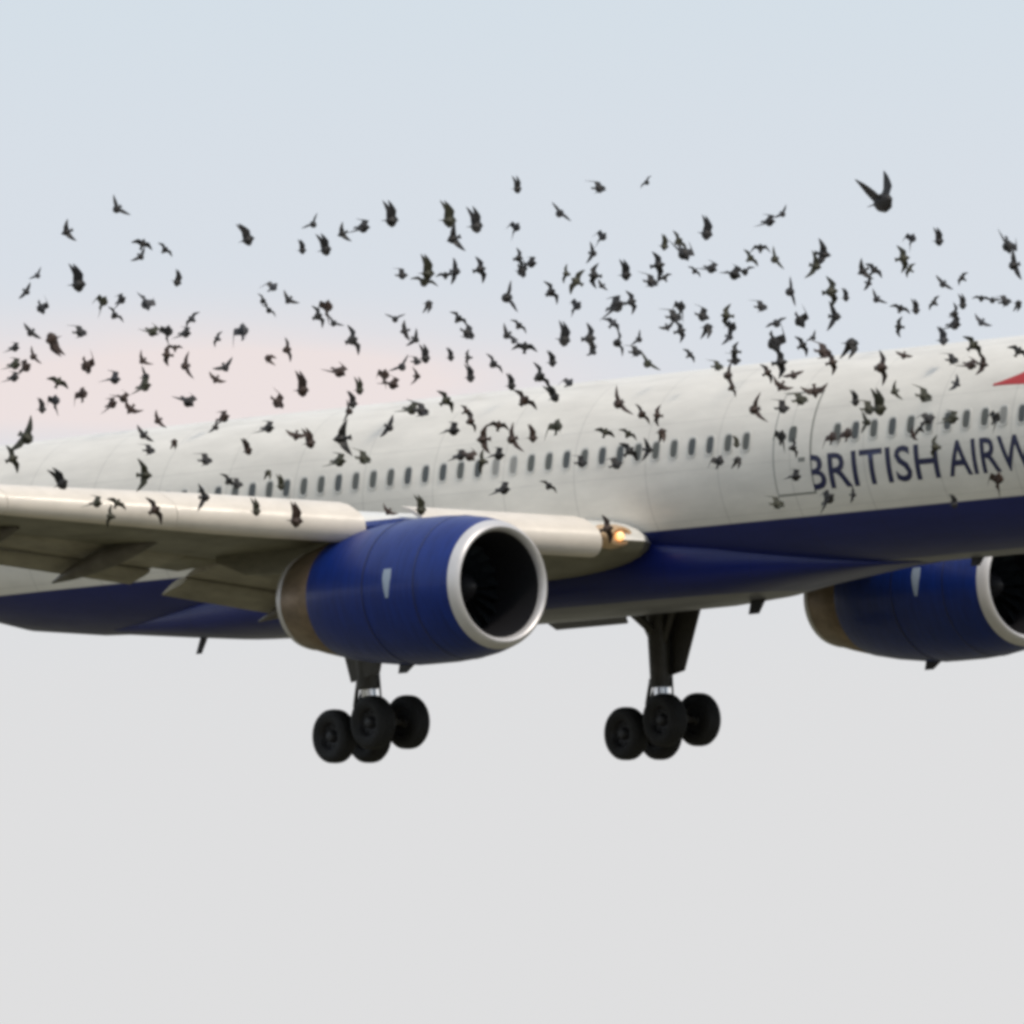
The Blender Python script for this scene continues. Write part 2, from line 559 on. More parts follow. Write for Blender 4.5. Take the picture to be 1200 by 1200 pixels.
def half(rings_fn, ys):
    return [rings_fn(y) for y in ys]

for sg in (-1, 1):
    wing = empty('wing', plane)
    # main box: whole foil cut at 74 % where flaps hang, so the rear of the box is an open cove
    b = MB(); rings = []
    ys = [1.2, 1.88, 3, 4.2, 5.4, 6.4, 7.6, 9, 10.6, 12.4, 14.2, 14.6, 16.4, 18, 18.7, 19.0]
    for ya in ys:
        lx, lz, ch, t, inc = wing_at(ya)
        cut = .76 if ya < 14.4 else 1.0
        k = .35 if ya == 19.0 else 1
        ring = []
        for x, z in foil(16, t, .018):
            xx = min(x, 1) * cut
            # keep thickness of the true foil at the cut
            yt = 5 * t * (.2969 * math.sqrt(xx) - .126 * xx - .3516 * xx * xx + .2843 * xx ** 3 - .1036 * xx ** 4)
            zz = .018 * 4 * xx * (1 - xx) + (yt if z >= .018 * 4 * x * (1 - x) else -yt) * k
            ring.append(Vector((lx - xx * ch, sg * ya, lz - inc * xx * ch + zz * ch)))
        rings.append(ring)
    b.loft(rings)
    # upper side white-grey, lower side grey: two paints by face normal
    o = b.build('wing_box', None, wing, mats=[M['wing_grey'], M['white']])
    for p in o.data.polygons:
        p.material_index = 1 if p.normal.z > 0.25 else 0

    # slats, run out ahead of and below the leading edge
    def slat(y0, y1):
        b = MB(); rings = []
        for i in range(5):
            ya = y0 + (y1 - y0) * i / 4
            lx, lz, ch, t, inc = wing_at(ya)
            ch = max(ch, 3.2) if ya > 8 else ch
            cs = .135 * min(ch, 5.2)
            th = R(-24)
            base = Vector((lx + .10 * cs + .12, sg * ya, lz - .06 * cs - .02))
            prof = []
            n = 10
            for j in range(n + 1):            # outer curve: from upper tail, round the nose, to the lower tip
                a = R(100) - R(215) * j / n
                prof.append((cs * (.10 + .50 * math.cos(a)) - cs * .05, cs * .44 * math.sin(a)))
            prof[0] = (-cs * .75, cs * .40)
            prof.insert(1, (-cs * .35, cs * .47))
            inner = [(p[0] * .80 - cs * .05, p[1] * .80) for p in prof[::-1]]
            inner[-1] = (prof[0][0], prof[0][1] - .015)
            ring = []
            for (px_, pz_) in prof + inner:
                ring.append(base + Vector((px_ * math.cos(th) - pz_ * math.sin(th), 0, px_ * math.sin(th) + pz_ * math.cos(th))))
            rings.append(ring)
        b.loft(rings)
        b.build('slat', M['slat'], wing, sharp=50)
    for (y0, y1) in ((2.95, 5.9), (6.95, 10.1), (10.11, 12.9), (12.91, 15.7), (15.71, 18.5)):
        slat(y0, y1)

    # flaps: fore and aft vane per panel, hanging from the rear of the box
    def flap(y0, y1, c0, c1, ang, fx, drop, name='flap', m='flap_grey', after=None):
        b = MB(); rings = []
        for i in range(4):
            ya = y0 + (y1 - y0) * i / 3
            cf = c0 + (c1 - c0) * i / 3
            p = wing_pt(ya, sg, fx)
            p.z -= drop
            if after:
                ca = after[0] + (after[1] - after[0]) * i / 3
                p += Vector((-ca * .95 * math.cos(after[2]), 0, -ca * .95 * math.sin(after[2]) - .03))
            ring = []
            for x, z in foil(10, .15, .03):
                ring.append(p + Vector((-x * cf * math.cos(ang) + z * cf * math.sin(ang) * -1, 0, -x * cf * math.sin(ang) + z * cf * math.cos(ang))))
            rings.append(ring)
        b.loft(rings)
        return b.build(name, M[m], wing)
    flap(2.2, 6.2, 1.45, 1.25, R(13), .765, .06)
    flap(2.2, 6.2, .90, .80, R(20), .765, .06, 'aft_flap', after=(1.45, 1.25, R(13)))
    flap(7.0, 14.2, 1.15, .80, R(12), .765, .04)
    flap(7.0, 14.2, .66, .48, R(21), .765, .04, 'aft_flap', after=(1.15, .80, R(12)))
    flap(6.24, 6.96, 1.2, 1.15, R(8), .79, .05, 'inboard_aileron', 'wing_grey')
    flap(14.5, 18.2, .62, .5, R(2), .86, .02, 'aileron', 'white')

    # flap track fairings
    for ya in (3.9, 8.6, 11.2, 13.6):
        p0 = wing_pt(ya, sg, .50); p1 = wing_pt(ya, sg, .80); p2 = wing_pt(ya, sg, 1.05)
        s_ = 1.0 if ya < 8 else .85 if ya < 12 else .7
        p0.z -= .18 * s_; p1.z -= .36 * s_; p2.z -= .72 * s_; p2.x -= .1
        pts = []
        for i in range(13):
            t = i / 12
            pts.append(p0 * (1 - t) ** 2 + p1 * (2 * t * (1 - t)) + p2 * t * t)
        rad = [.02 + .21 * s_ * math.sin(math.pi * min(1, (i / 12) * 1.02 + .02)) ** .7 for i in range(13)]
        b = MB(); b.tube(pts, rad, 12)
        b.build('flap_track_fairing', M['track'], wing)

    # spoiler panels outlined on top
    for (y0, y1) in ((2.6, 4.2), (4.25, 5.9), (7.4, 9.2), (9.25, 11.0), (11.05, 12.8)):
        q = [wing_pt(y0, sg, .60, .052), wing_pt(y1, sg, .60, .052), wing_pt(y1, sg, .755, .036), wing_pt(y0, sg, .755, .036)]
        b = MB(); b.slab(q, .02); b.build('spoiler', M['white'], wing, smooth=False)

    # landing light in the wing root
    lx, lz, ch, t, inc = wing_at(2.3)
    ctr = Vector((lx + .06, sg * 2.32, lz + .06))
    b = MB(); rings = []
    for (dx, r_) in ((-.6, .26), (-.2, .23), (-.02, .18), (.0, .135), (-.06, .12)):
        rings.append([ctr + Vector((dx, r_ * 1.7 * math.cos(a), r_ * 1.0 * math.sin(a))) for a in [2 * math.pi * j / 18 for j in range(18)]])
    b.loft(rings)
    b.build('light_housing', M['lamp_dish'], wing)
    b = MB(); rings = []
    for (dx, r_) in ((-.05, .085), (-.01, .085), (.02, .06), (.03, .02)):
        rings.append([ctr + Vector((dx, r_ * math.cos(a), r_ * math.sin(a))) for a in [2 * math.pi * j / 16 for j in range(16)]])
    b.loft(rings)
    b.build('landing_light', M['lamp'], wing)

# --- engines
def revolve(prof, ctr, n=56, tilt=0.0):
    rings = []
    for (x, r_) in prof:
        rings.append([ctr + Vector((x, r_ * math.sin(t), r_ * math.cos(t) - tilt * x)) for t in [2 * math.pi * j / n for j in range(n)]])
    return rings
EX, EY, EZ = 7.34, 6.60, -2.11
for sg in (-1, 1):
    eng = empty('engine', plane)
    ctr = Vector((EX, sg * EY, EZ))
    # cowl (x measured back from the lip)
    b = MB()
    b.loft(revolve([(-.20, 1.20), (-.30, 1.225), (-.55, 1.285), (-.95, 1.335), (-1.5, 1.365), (-2.2, 1.365), (-2.9, 1.33), (-3.6, 1.255), (-4.25, 1.15), (-4.33, 1.12), (-4.33, 1.0)], ctr), False, False)
    b.build('cowl', M['blue'], eng)
    # thin joint lines standing on the cowl
    b = MB()
    for xx, rr in ((-.99, 1.339), (-2.42, 1.358)):
        b.loft(revolve([(xx, rr - .01), (xx, rr + .004), (xx - .03, rr + .004), (xx - .03, rr - .01)], ctr), False, False)
    b.build('cowl_joint', M['blue_dark'], eng)
    # polished lip: outer nose and inner throat
    b = MB()
    prof = [(-.20, 1.199), (-.12, 1.168), (-.05, 1.128), (-.01, 1.092), (0, 1.065), (-.015, 1.035), (-.05, 1.010), (-.10, .992), (-.14, .985)]
    b.loft(revolve(prof, ctr), False, False)
    b.build('intake_lip', M['polished'], eng)
    b = MB()
    b.loft(revolve([(-.14, .985), (-.6, .96), (-1.2, .955), (-1.5, .955)], ctr), False, False)
    b.loft(revolve([(-1.5, .95), (-1.5, .05)], ctr), False, True)
    b.build('intake_duct', M['duct'], eng)
    # fan: blades and spinner
    b = MB()
    for k in range(22):
        a = 2 * math.pi * k / 22
        er = Vector((0, math.sin(a), math.cos(a))); et = Vector((0, math.cos(a), -math.sin(a)))
        v = []
        for r_, cw, tw in ((.30, .16, R(25)), (.6, .21, R(42)), (.93, .24, R(60))):
            p = ctr + Vector((-1.25, 0, 0)) + er * r_
            dv = Vector((1, 0, 0)) * (cw / 2 * math.cos(tw)) + et * (cw / 2 * math.sin(tw))
            v.append([p - dv, p + dv])
        th = Vector((.008, 0, 0))
        vv = [q + th for pr in v for q in pr] + [q - th for pr in v for q in pr]
        b.add(vv, [(0, 1, 3, 2), (2, 3, 5, 4), (6, 8, 9, 7), (8, 10, 11, 9), (0, 2, 8, 6), (2, 4, 10, 8), (1, 7, 9, 3), (3, 9, 11, 5), (4, 5, 11, 10)])
    b.build('fan', M['blade'], eng, smooth=False)
    b = MB()
    b.loft(revolve([(-.78, .01), (-.84, .09), (-.98, .20), (-1.15, .28), (-1.32, .31)], ctr, 24), True, True)
    b.build('spinner', M['duct'], eng)
    # bare metal nozzle
    b = MB()
    b.loft(revolve([(-4.30, 1.125), (-4.32, 1.13), (-4.8, 1.03), (-5.25, .92), (-5.42, .87), (-5.43, .84), (-5.0, .80), (-4.4, .74)], ctr), False, True)
    b.build('exhaust_nozzle', M['tan_metal'], eng)
    b = MB()
    b.loft(revolve([(-5.32, .90), (-5.34, .915), (-5.45, .885), (-5.46, .85), (-5.40, .84)], ctr), False, False)
    b.build('nozzle_rim', M['polished'], eng)
    # oblong pale badge on both flanks
    for fl in (-1, 1):
        b = MB(); ra = []
        for i in range(7):
            zz = EZ + .12 + (-.27 + .54 * i / 6)
            def pt(xx, o_):
                r_ = 1.362 + o_
                return Vector((EX + xx, sg * EY + fl * math.sqrt(max(0, r_ * r_ - (zz - EZ) ** 2)), zz))
            hw_ = (.03, .055, .075, .09, .11, .11, .095)[i]
            ra.append([pt(-1.73 - hw_, .0), pt(-1.73 - hw_, .012), pt(-1.73 + hw_, .012), pt(-1.73 + hw_, .0)])
        b.loft(ra, closed=False)
        b.build('badge', M['badge'], eng)
        # upright lettering strokes on the badge
    # strakes and drain mast
    b = MB()
    b.slab([ctr + Vector((-.9, sg * -.88, 1.0)), ctr + Vector((-1.9, sg * -.90, 1.02)), ctr + Vector((-1.9, sg * -1.12, 1.25)), ctr + Vector((-1.5, sg * -1.08, 1.22))], .02)
    b.build('strake', M['blue'], eng, smooth=False)
    b = MB()
    b.slab([ctr + Vector((-2.6, 0, -1.33)), ctr + Vector((-3.0, 0, -1.30)), ctr + Vector((-3.05, 0, -1.48)), ctr + Vector((-2.85, 0, -1.48))], .05)
    b.build('drain_mast', M['dark_metal'], eng, smooth=False)
    # pylon
    def pylon(st, name, m):
        b = MB(); rings = []
        for (x, zt, zb, hw) in st:
            rings.append([Vector((x, sg * EY + sx * hw, z)) for sx, z in ((-1, zb), (-1, zt - .12), (-.6, zt - .02), (0, zt), (.6, zt - .02), (1, zt - .12), (1, zb))])
        b.loft(rings)
        b.build(name, M[m], eng)
    pylon(((6.0, -1.02, -1.35, .05), (5.5, -.84, -1.3, .17), (4.6, -.70, -1.2, .23), (3.6, -.70, -1.1, .25), (2.75, -.78, -1.2, .25)), 'pylon', 'blue')
    pylon(((2.75, -.80, -1.2, .245), (1.6, -.88, -1.55, .22), (.2, -.98, -1.5, .16), (-.8, -1.05, -1.2, .05)), 'pylon_fairing', 'wing_grey')

# --- main landing gear
GZ = -4.40
for sg in (-1, 1):
    gear = empty('landing_gear', plane)
    gy = sg * 3.66
    bog = Vector((0, gy, GZ))
    top = Vector((-.05, sg * 3.72, -1.45))
    b = MB()
    b.tube([top, top.lerp(bog, .4), top.lerp(bog, .745)], [.22, .22, .20], 16)
    b.tube([top.lerp(bog, .69), top.lerp(bog, .735)], [.23, .23], 16)
    b.tube([Vector((.75, gy, -1.6)), top.lerp(bog, .55)], .07)
    b.tube([Vector((-.85, gy, -1.6)), top.lerp(bog, .55)], .06)
    b.tube([Vector((.1, sg * 2.55, -1.95)), top.lerp(bog, .42)], .085)
    b.build('strut', M['gear'], gear)
    b = MB()
    b.tube([top.lerp(bog, .73), bog + Vector((0, 0, .45))], .14, 16)
    b.build('piston', M['chrome'], gear)
    b = MB()
    k0 = top.lerp(bog, .70) + Vector((-.18, 0, 0)); k1 = top.lerp(bog, .85) + Vector((-.38, 0, 0)); k2 = bog + Vector((-.16, 0, .2))
    for dy in (-.09, .09):
        o_ = Vector((0, dy, 0))
        b.tube([k0 + o_, k1 + o_ * .4], .04, 8); b.tube([k1 + o_ * .4, k2 + o_], .04, 8)
    b.build('torque_link', M['gear'], gear)
    # bogie beam, nose up
    tl = R(10)
    fx = Vector((math.cos(tl), 0, math.sin(tl)))
    b = MB()
    b.tube([bog - fx * .68, bog - fx * .2, bog + fx * .2, bog + fx * .68], [.10, .14, .14, .10], 12)
    b.tube([bog + Vector((0, 0, -.12)), bog + Vector((0, 0, .3)), bog + Vector((0, 0, .58))], [.24, .23, .18], 14)
    for s2 in (-1, 1):
        b.tube([bog + fx * (.57 * s2) + Vector((0, -.55, 0)), bog + fx * (.57 * s2) + Vector((0, .55, 0))], .06, 10)
    b.tube([bog + fx * .5 + Vector((0, .12, -.16)), bog - fx * .5 + Vector((0, .12, -.16))], .03, 8)
    b.build('bogie_beam', M['gear'], gear)
    for s2 in (-1, 1):
        for s3 in (-1, 1):
            c = bog + fx * (.57 * s2) + Vector((0, .43 * s3, 0))
            b = MB()
            def rv(prof, mi, caps=(False, False)):
                rr = []
                for (y, r_) in prof:
                    rr.append([c + Vector((r_ * math.cos(t), y * s3, r_ * math.sin(t))) for t in [2 * math.pi * j / 36 for j in range(36)]])
                b.loft(rr, caps[0], caps[1], mi=mi)
            rv([(-.15, .27), (-.175, .34), (-.18, .41), (-.15, .475), (-.11, .502), (-.085, .507), (-.08, .498), (-.065, .498), (-.06, .51), (-.012, .512), (-.008, .502),
                (.008, .502), (.012, .512), (.06, .51), (.065, .498), (.08, .498), (.085, .507), (.11, .502), (.15, .475), (.18, .41), (.175, .34), (.15, .27)], 0)
            rv([(.15, .27), (.13, .255), (.05, .22), (.04, .13), (.10, .11), (.14, .08), (.15, .02)], 1, (False, True))
            rv([(-.15, .27), (-.10, .24), (-.08, .1), (-.12, .05)], 1, (False, True))
            for k in range(9):
                a = 2 * math.pi * k / 9
                p = c + Vector((.185 * math.cos(a), .055 * s3, .185 * math.sin(a)))
                b.tube([p, p + Vector((0, .03 * s3, 0))], .022, 6, 1)
            b.build('wheel', None, gear, mats=[M['tyre'], M['hub']])
    # leg door: tapering curved panel outboard of the strut, and the fixed upper door
    b = MB()
    od = sg * .17
    b.slab([Vector((1.15, gy + od * 1.5, -1.75)), Vector((-.75, gy + od * 1.5, -1.75)), Vector((-.30, gy + od, -3.50)), Vector((.50, gy + od, -3.36))], .05)
    b.build('gear_door', M['gear'], gear, smooth=False)
    b = MB()
    b.slab([Vector((1.0, sg * 1.95, -2.30)), Vector((-1.3, sg * 1.95, -2.30)), Vector((-1.15, sg * 2.1, -2.47)), Vector((.9, sg * 2.1, -2.47))], .04)
    b.build('gear_door', M['fairing'], gear, smooth=False)
    b = MB()
    for (a_, z_) in ((.14, .25), (-.14, .3)):
        b.tube([top + Vector((a_, .1, -.2)), top.lerp(bog, .5) + Vector((a_ * 1.5, .1, 0)), bog + Vector((a_ * 1.6, .1, z_))], .02, 6)
    b.build('hydraulic_hose', M['tyre'], gear)

# --- blade aerials and drain masts under the belly
def blade(x, z, h, ch, y=0.0, lean=.4):
    b = MB()
    b.slab([Vector((x + ch / 2, y, z + .08)), Vector((x - ch / 2, y, z + .08)), Vector((x - ch / 2 - h * lean, y, z - h)), Vector((x - h * lean + ch * .1, y, z - h))], .05)
    b.build('belly_aerial', M['dark_metal'], plane, smooth=False)
blade(7.05, -2.40, .26, .42)
blade(-9.0, -2.08, .36, .20, 0, .6)
blade(13.2, -1.99, .16, .35)
blade(-3.4, -2.42, .10, .30)
# ------------------------------------------------------------------ the flock
def bird_mesh(name, arm, hand, sweep=0.0, half_fold=0.0, m=None):
    """arm, hand: wing angles above level; X beak, Y left, Z up. One continuous bird."""
    b = MB(); n = 8
    rings = []
    for (x, z, ry, rz) in ((.128, .004, .002, .002), (.108, .006, .007, .007), (.10, .008, .018, .019), (.083, .010, .025, .026), (.064, .004, .027, .029),
                           (.035, -.002, .048, .050), (0, -.003, .051, .052), (-.035, .001, .040, .040), (-.065, .004, .022, .018), (-.085, .005, .018, .008),
                           (-.12, .004, .030, .004), (-.138, .003, .032, .003)):
        fat = 1.22 if -.08 < x < .1 else 1.0
        rings.append([Vector((x, ry * fat * math.sin(t), z + rz * fat * math.cos(t))) for t in [2 * math.pi * j / n for j in range(n)]])
    b.loft(rings)
    for s in (-1, 1):
        def wp(d, x, zoff=0):
            """point d out along the bent wing"""
            w_ = .085
            if d <= w_:
                y = .02 + d * math.cos(arm); z = .018 + d * math.sin(arm)
            else:
                y = .02 + w_ * math.cos(arm) + (d - w_) * math.cos(hand) * (1 - half_fold * .65)
                z = .018 + w_ * math.sin(arm) + (d - w_) * math.sin(hand) * (1 - half_fold * .65)
                x -= (d - w_) * (sweep + half_fold * .8)
            return Vector((x, s * y, z + zoff))
        rings = []
        for (d, le, te, th) in ((-.015, .050, -.056, .014), (.03, .058, -.054, .013), (.085, .062, -.044, .011), (.125, .042, -.042, .009), (.165, .014, -.040, .006), (.204, -.028, -.040, .002)):
            mid = (le + te) / 2
            rings.append([wp(d, le), wp(d, le * .6 + te * .4, th), wp(d, te), wp(d, le * .6 + te * .4, -th * .4)])
        b.loft(rings)
    me_o = b.build(name, m)
    me = me_o.data
    bpy.data.objects.remove(me_o, do_unlink=True)
    return me

def plumage(name, col, belly):
    m = mat(name, col, 0.6)
    t = m.node_tree; b = t.nodes['Principled BSDF']
    tc = t.nodes.new('ShaderNodeTexCoord'); sp = t.nodes.new('ShaderNodeSeparateXYZ')
    t.links.new(tc.outputs['Object'], sp.inputs[0])
    mr = t.nodes.new('ShaderNodeMapRange')                # a paler vent and under-tail, a darker mantle
    mr.inputs['From Min'].default_value = -.06; mr.inputs['From Max'].default_value = 0.03
    t.links.new(sp.outputs['Z'], mr.inputs['Value'])
    mx = t.nodes.new('ShaderNodeMix'); mx.data_type = 'RGBA'
    mx.inputs[6].default_value = (*belly, 1); mx.inputs[7].default_value = (*col, 1)
    t.links.new(mr.outputs['Result'], mx.inputs[0]); t.links.new(mx.outputs[2], b.inputs['Base Color'])
    return worn(m, 0.45, (30, 60, 60))
b1 = plumage('black brown plumage', (0.013, 0.011, 0.011), (0.025, 0.022, 0.02))
b2 = plumage('dark brown plumage', (0.038, 0.017, 0.010), (0.06, 0.032, 0.02))
b3 = plumage('slate plumage', (0.040, 0.041, 0.050), (0.07, 0.07, 0.08))
b4 = plumage('olive plumage', (0.030, 0.030, 0.012), (0.055, 0.052, 0.028))
BM = {}
NV = 4
for mk, mm in (('k', b1), ('r', b2), ('g', b3), ('o', b4)):
    for nv in range(NV):
        q = lambda d: rnd.uniform(-d, d)
        BM['T', mk, nv] = bird_mesh('bird_wings_raised', R(82 + q(5)), R(86 + q(6)), .30 + q(.2), .15 + q(.15), mm)
        BM['I', mk, nv] = bird_mesh('bird_wings_lowered', R(-58 + q(10)), R(-80 + q(10)), .25 + q(.2), .1 + q(.1), mm)
        BM['S', mk, nv] = bird_mesh('bird_wings_spread', R(20 + q(16)), R(4 + q(18)), .3 + q(.25), .12 + q(.12), mm)
        BM['W', mk, nv] = bird_mesh('bird_wings_bowed', R(14 + q(8)), R(-32 + q(14)), .35 + q(.2), .1 + q(.1), mm)
        BM['B', mk, nv] = bird_mesh('bird_wings_half_closed', R(26 + q(16)), R(-22 + q(16)), .5 + q(.3), .8 + q(.15), mm)
        BM['V', mk, nv] = bird_mesh('bird_wings_in_a_v', R(52), R(66), .1, 0, mm)

BIRDS = """
137 245 24 -50 S k|78 272 22 -68 S k|91 325 31 92 T k|167 286 20 -20 S k|165 301 18 45 S k|193 293 18 -45 S k|44 323 16 45 S g|31 342 18 55 S k
288 274 26 105 T k|209 326 18 70 T k|367 263 20 45 S k|354 289 16 90 T k|380 286 25 100 T k|401 274 20 -65 S k|320 337 13 40 B g
425 267 17 0 B k|458 250 29 92 T k|526 250 30 88 T o|531 280 28 -70 S k|557 257 29 95 T k|501 313 27 88 T o|497 331 26 -15 S o|471 323 13 0 B k
522 323 18 2 S k|534 318 24 85 S k|562 316 25 -75 S k|606 216 19 90 T k|702 221 15 0 B k|758 214 15 50 S k|656 250 24 -45 S k|605 267 13 60 B g|706 278 13 45 B g
607 303 20 -80 S k|611 318 15 -60 B k|622 309 14 0 B k|645 343 25 -60 S k|664 321 18 80 S o|676 330 25 60 S o|695 297 20 80 S k|697 323 24 85 S k|705 335 13 -50 S k
733 316 23 90 T k|771 311 26 -80 S k|763 331 16 -10 B k|779 326 15 30 S k|779 284 17 80 T o|795 283 22 -55 S o|801 297 20 -60 B k|594 349 30 -78 S k
829 267 26 78 T k|901 260 15 0 B k|917 251 17 45 S k|814 318 15 -40 S k|833 315 15 -20 B k|891 291 20 0 W k|908 304 23 -65 S o|879 303 20 -50 S o|873 319 20 15 S k|860 322 17 -20 B k
965 298 28 80 S k|956 312 26 75 S o|926 342 27 -80 S k|973 342 30 -82 S o|991 345 15 90 T k|979 371 27 86 S k|1029 222 36 107 V k|1069 280 13 70 B g|1100 277 20 90 T k
1058 303 25 -80 S o|1066 316 15 60 S o|1011 318 22 -60 S k|1024 317 20 -40 S k|1018 332 15 70 S k|1105 333 20 -40 S k|1128 326 15 55 S k|1181 288 19 -80 B k|1188 311 28 -75 S k
48 361 15 -70 B g|36 390 21 -42 S k|64 405 29 -72 T r|17 408 12 0 B k|17 428 15 0 B o|30 431 15 30 B r|39 418 19 -60 S r|16 443 13 0 B k|94 390 15 0 B k|121 354 15 60 B o|142 352 13 30 B k|134 370 20 -45 S k
171 356 17 -70 B g|178 389 15 -30 B o|197 389 16 80 B k|101 429 18 -70 B r|68 448 21 -25 S o|97 462 16 90 B r|134 445 15 0 B g|49 475 17 90 T k|65 470 15 85 B g|131 474 14 20 B r|144 467 13 -30 B r|153 480 21 -35 S r
167 423 18 -50 S r|171 441 19 85 S k|169 453 17 10 B o|196 416 20 85 S r|205 408 15 0 S r|185 493 19 -60 S r|225 374 19 50 S g|217 391 14 0 B k|217 429 24 -80 S r|255 397 16 65 S g|285 388 18 90 B g
308 353 17 -60 S k|315 364 17 -40 S k|338 352 19 -40 S k|372 371 23 -65 S k|384 360 17 80 B r|391 379 18 -35 S k|318 421 17 -10 I r|336 410 23 -78 S r|264 431 21 30 S k|253 445 18 -30 S r|354 450 27 90 T r|397 436 17 -30 B r
220 471 17 -40 B k|325 472 17 -40 B r|262 490 15 20 B r|253 501 15 60 S k|412 399 29 -70 S k|463 374 19 0 S k|474 388 19 -75 S k|487 398 19 60 S k|502 360 17 -90 I k|537 374 21 -40 S k|548 391 17 -30 B k
498 414 21 92 T k|488 424 11 0 B k|489 441 17 85 S r|471 430 23 40 S k|451 440 15 80 B r|460 451 15 -20 B r|528 415 15 90 T k|549 419 15 88 S k|551 437 20 90 T k|578 427 23 -50 S k|594 393 21 -50 S k|421 452 19 90 T o
413 468 19 90 T k|409 482 21 80 S r|482 480 17 -10 B o|494 482 17 -10 B k|522 470 25 -55 S o|546 482 15 -60 S r|551 494 22 -75 S r|608 382 19 -40 S k|615 407 23 -5 W k|602 400 14 -40 S g|599 447 19 90 T k|662 391 27 80 T k
690 397 29 -85 S k|696 413 14 45 S k|647 420 18 90 T k|632 442 29 -60 S k|647 460 22 115 T k|667 449 12 45 B g|614 470 29 -40 S r|676 359 14 45 B g|722 359 21 20 B k|739 354 23 -75 S k|718 379 19 -40 S g|723 402 25 -80 S k
749 398 17 60 S k|745 413 14 0 B k|759 426 25 -45 S o|790 372 17 0 B k|782 384 15 20 S k|797 388 21 -75 S k|798 360 15 80 B k|725 473 29 -60 S r|752 486 23 -55 S r|771 487 19 85 S r
823 371 16 -20 B k|829 389 21 -88 I k|852 370 23 85 S o|858 384 14 60 B k|855 395 19 70 S g|808 416 16 -50 S k|892 360 14 0 B k|910 379 23 25 W k|937 376 18 -60 B k|907 402 23 -70 B k|914 425 28 -82 S k
862 412 19 85 S k|861 423 14 0 B k|841 430 13 0 B o|853 440 25 -82 S r|857 455 17 -65 S r|899 437 19 -60 S r|915 453 21 -30 S r|930 440 21 15 W r|940 405 21 -60 S k|953 396 14 50 S k|965 413 19 -10 B r|975 425 21 -75 S r
884 480 29 -76 S r|917 479 16 0 B k|938 469 17 10 B o|955 459 25 8 S r|997 410 29 -92 I k|1027 351 19 -45 S k|1055 362 20 -20 S k|1054 383 19 85 S k|1073 359 17 90 T k|1095 355 16 55 S k|1128 353 17 90 T k
1150 350 17 -5 S k|1163 352 17 -5 S k|1178 354 14 10 B k|1193 359 15 -90 I k|1118 368 21 -80 S k|1118 381 16 0 B k|1150 378 19 -35 S g|1105 393 21 90 T g|1140 405 25 -50 S o|1116 422 14 0 B k|1137 428 15 -20 B r|1152 427 21 80 S r
1032 431 32 -85 S r|1059 417 17 -15 W r|1121 450 17 65 S g|1083 465 18 -10 B o|1048 459 19 -70 S o|1030 471 29 92 T o|1002 466 18 90 T k|1018 480 17 0 B o|1193 412 21 -30 S k
31 513 38 58 S o|14 538 26 -68 S o|69 560 27 115 T k|168 510 21 -45 S k|175 528 13 0 B k|170 557 29 88 S o|113 590 14 0 B o|137 590 19 -30 S o|130 605 21 80 S o|181 598 27 -60 S r
204 521 14 -90 I r|241 540 15 0 B k|314 502 15 0 B k|289 523 19 105 T r|347 511 21 -10 S r|362 513 23 100 T r|400 514 33 -82 S k|268 564 21 -45 S k|278 568 13 0 B k|314 557 14 -90 I o|329 565 17 90 T o|240 583 25 88 S k
300 594 19 90 T o|347 603 27 85 T r|397 541 17 0 B o|456 501 23 60 S k|426 538 17 -10 B o|531 505 16 0 B k|566 515 27 -85 S r|584 499 21 -10 W r|600 515 27 -70 S r|539 535 14 0 B k|550 535 15 -40 B r|566 541 22 85 S o
584 534 15 0 B k|590 574 16 0 B k|493 591 23 90 T o|455 600 17 -35 S r|624 508 19 90 T r|653 500 17 80 B o|643 570 19 -35 S k|681 543 14 0 B k|722 545 15 20 B k|709 507 19 -20 S o|736 509 19 -30 S o|737 529 23 -45 S k
760 527 21 85 S k|776 511 19 -80 I r|711 620 27 -75 S r|843 541 15 70 B k|863 517 14 90 T o|864 543 17 -90 I k|916 512 16 80 B k|929 525 19 -80 S k|932 559 14 0 B k|911 591 16 0 B o|975 513 14 80 B r|993 509 15 80 B r
971 585 17 40 B k|1000 580 15 85 S k|1088 492 16 30 B k|1079 503 15 50 S k|1071 510 13 -70 S r|1115 491 17 0 B o|1167 490 15 60 B k|1097 524 23 85 S o|1118 587 16 90 T k|1170 562 17 80 B r|1016 495 21 88 S o
"""
birds = []
for e in BIRDS.replace('\n', '|').split('|'):
    e = e.split()
    if not e: continue
    birds.append((float(e[0]), float(e[1]), float(e[2]), float(e[3]), e[4], e[5]))

def crown(x): return 457 - .098 * (x - 600)
def winline(x): return 543 - .099 * (x - 613)
COLS = [(130, 'at the far left'), (245, 'above the wing flaps'), (360, 'above the engine exhaust'), (450, 'above the near wheels'), (545, 'above the blue cowl'),
        (640, 'above the engine intake'), (720, 'above the inner slat'), (790, 'above the far strut'), (880, 'above the rightmost wheel'), (955, 'above the cabin door'),
        (1035, 'above the first letters'), (1110, 'above the letter H'), (1201, 'above the second word')]
def region(x, y):
    col = next(n for lim, n in COLS if x < lim)
    d = crown(x) - y
    if d > 165: band = 'high in open sky'
    elif d > 75: band = 'in middle sky'
    elif d > 0: band = 'in sky near roof'
    elif y < winline(x) - 15: band = 'against the white roof'
    elif y < winline(x) + 14: band = 'over the window row'
    else:
        band = 'below the window row'
    return band, col
POSE = {'T': 'with raised wings', 'I': 'with lowered wings', 'S': 'with spread wings', 'W': 'with bowed wings', 'B': 'with half-closed wings', 'V': 'with wings in a tall V'}
TONE = {'k': 'blackish', 'r': 'brown', 'g': 'grey', 'o': 'olive'}
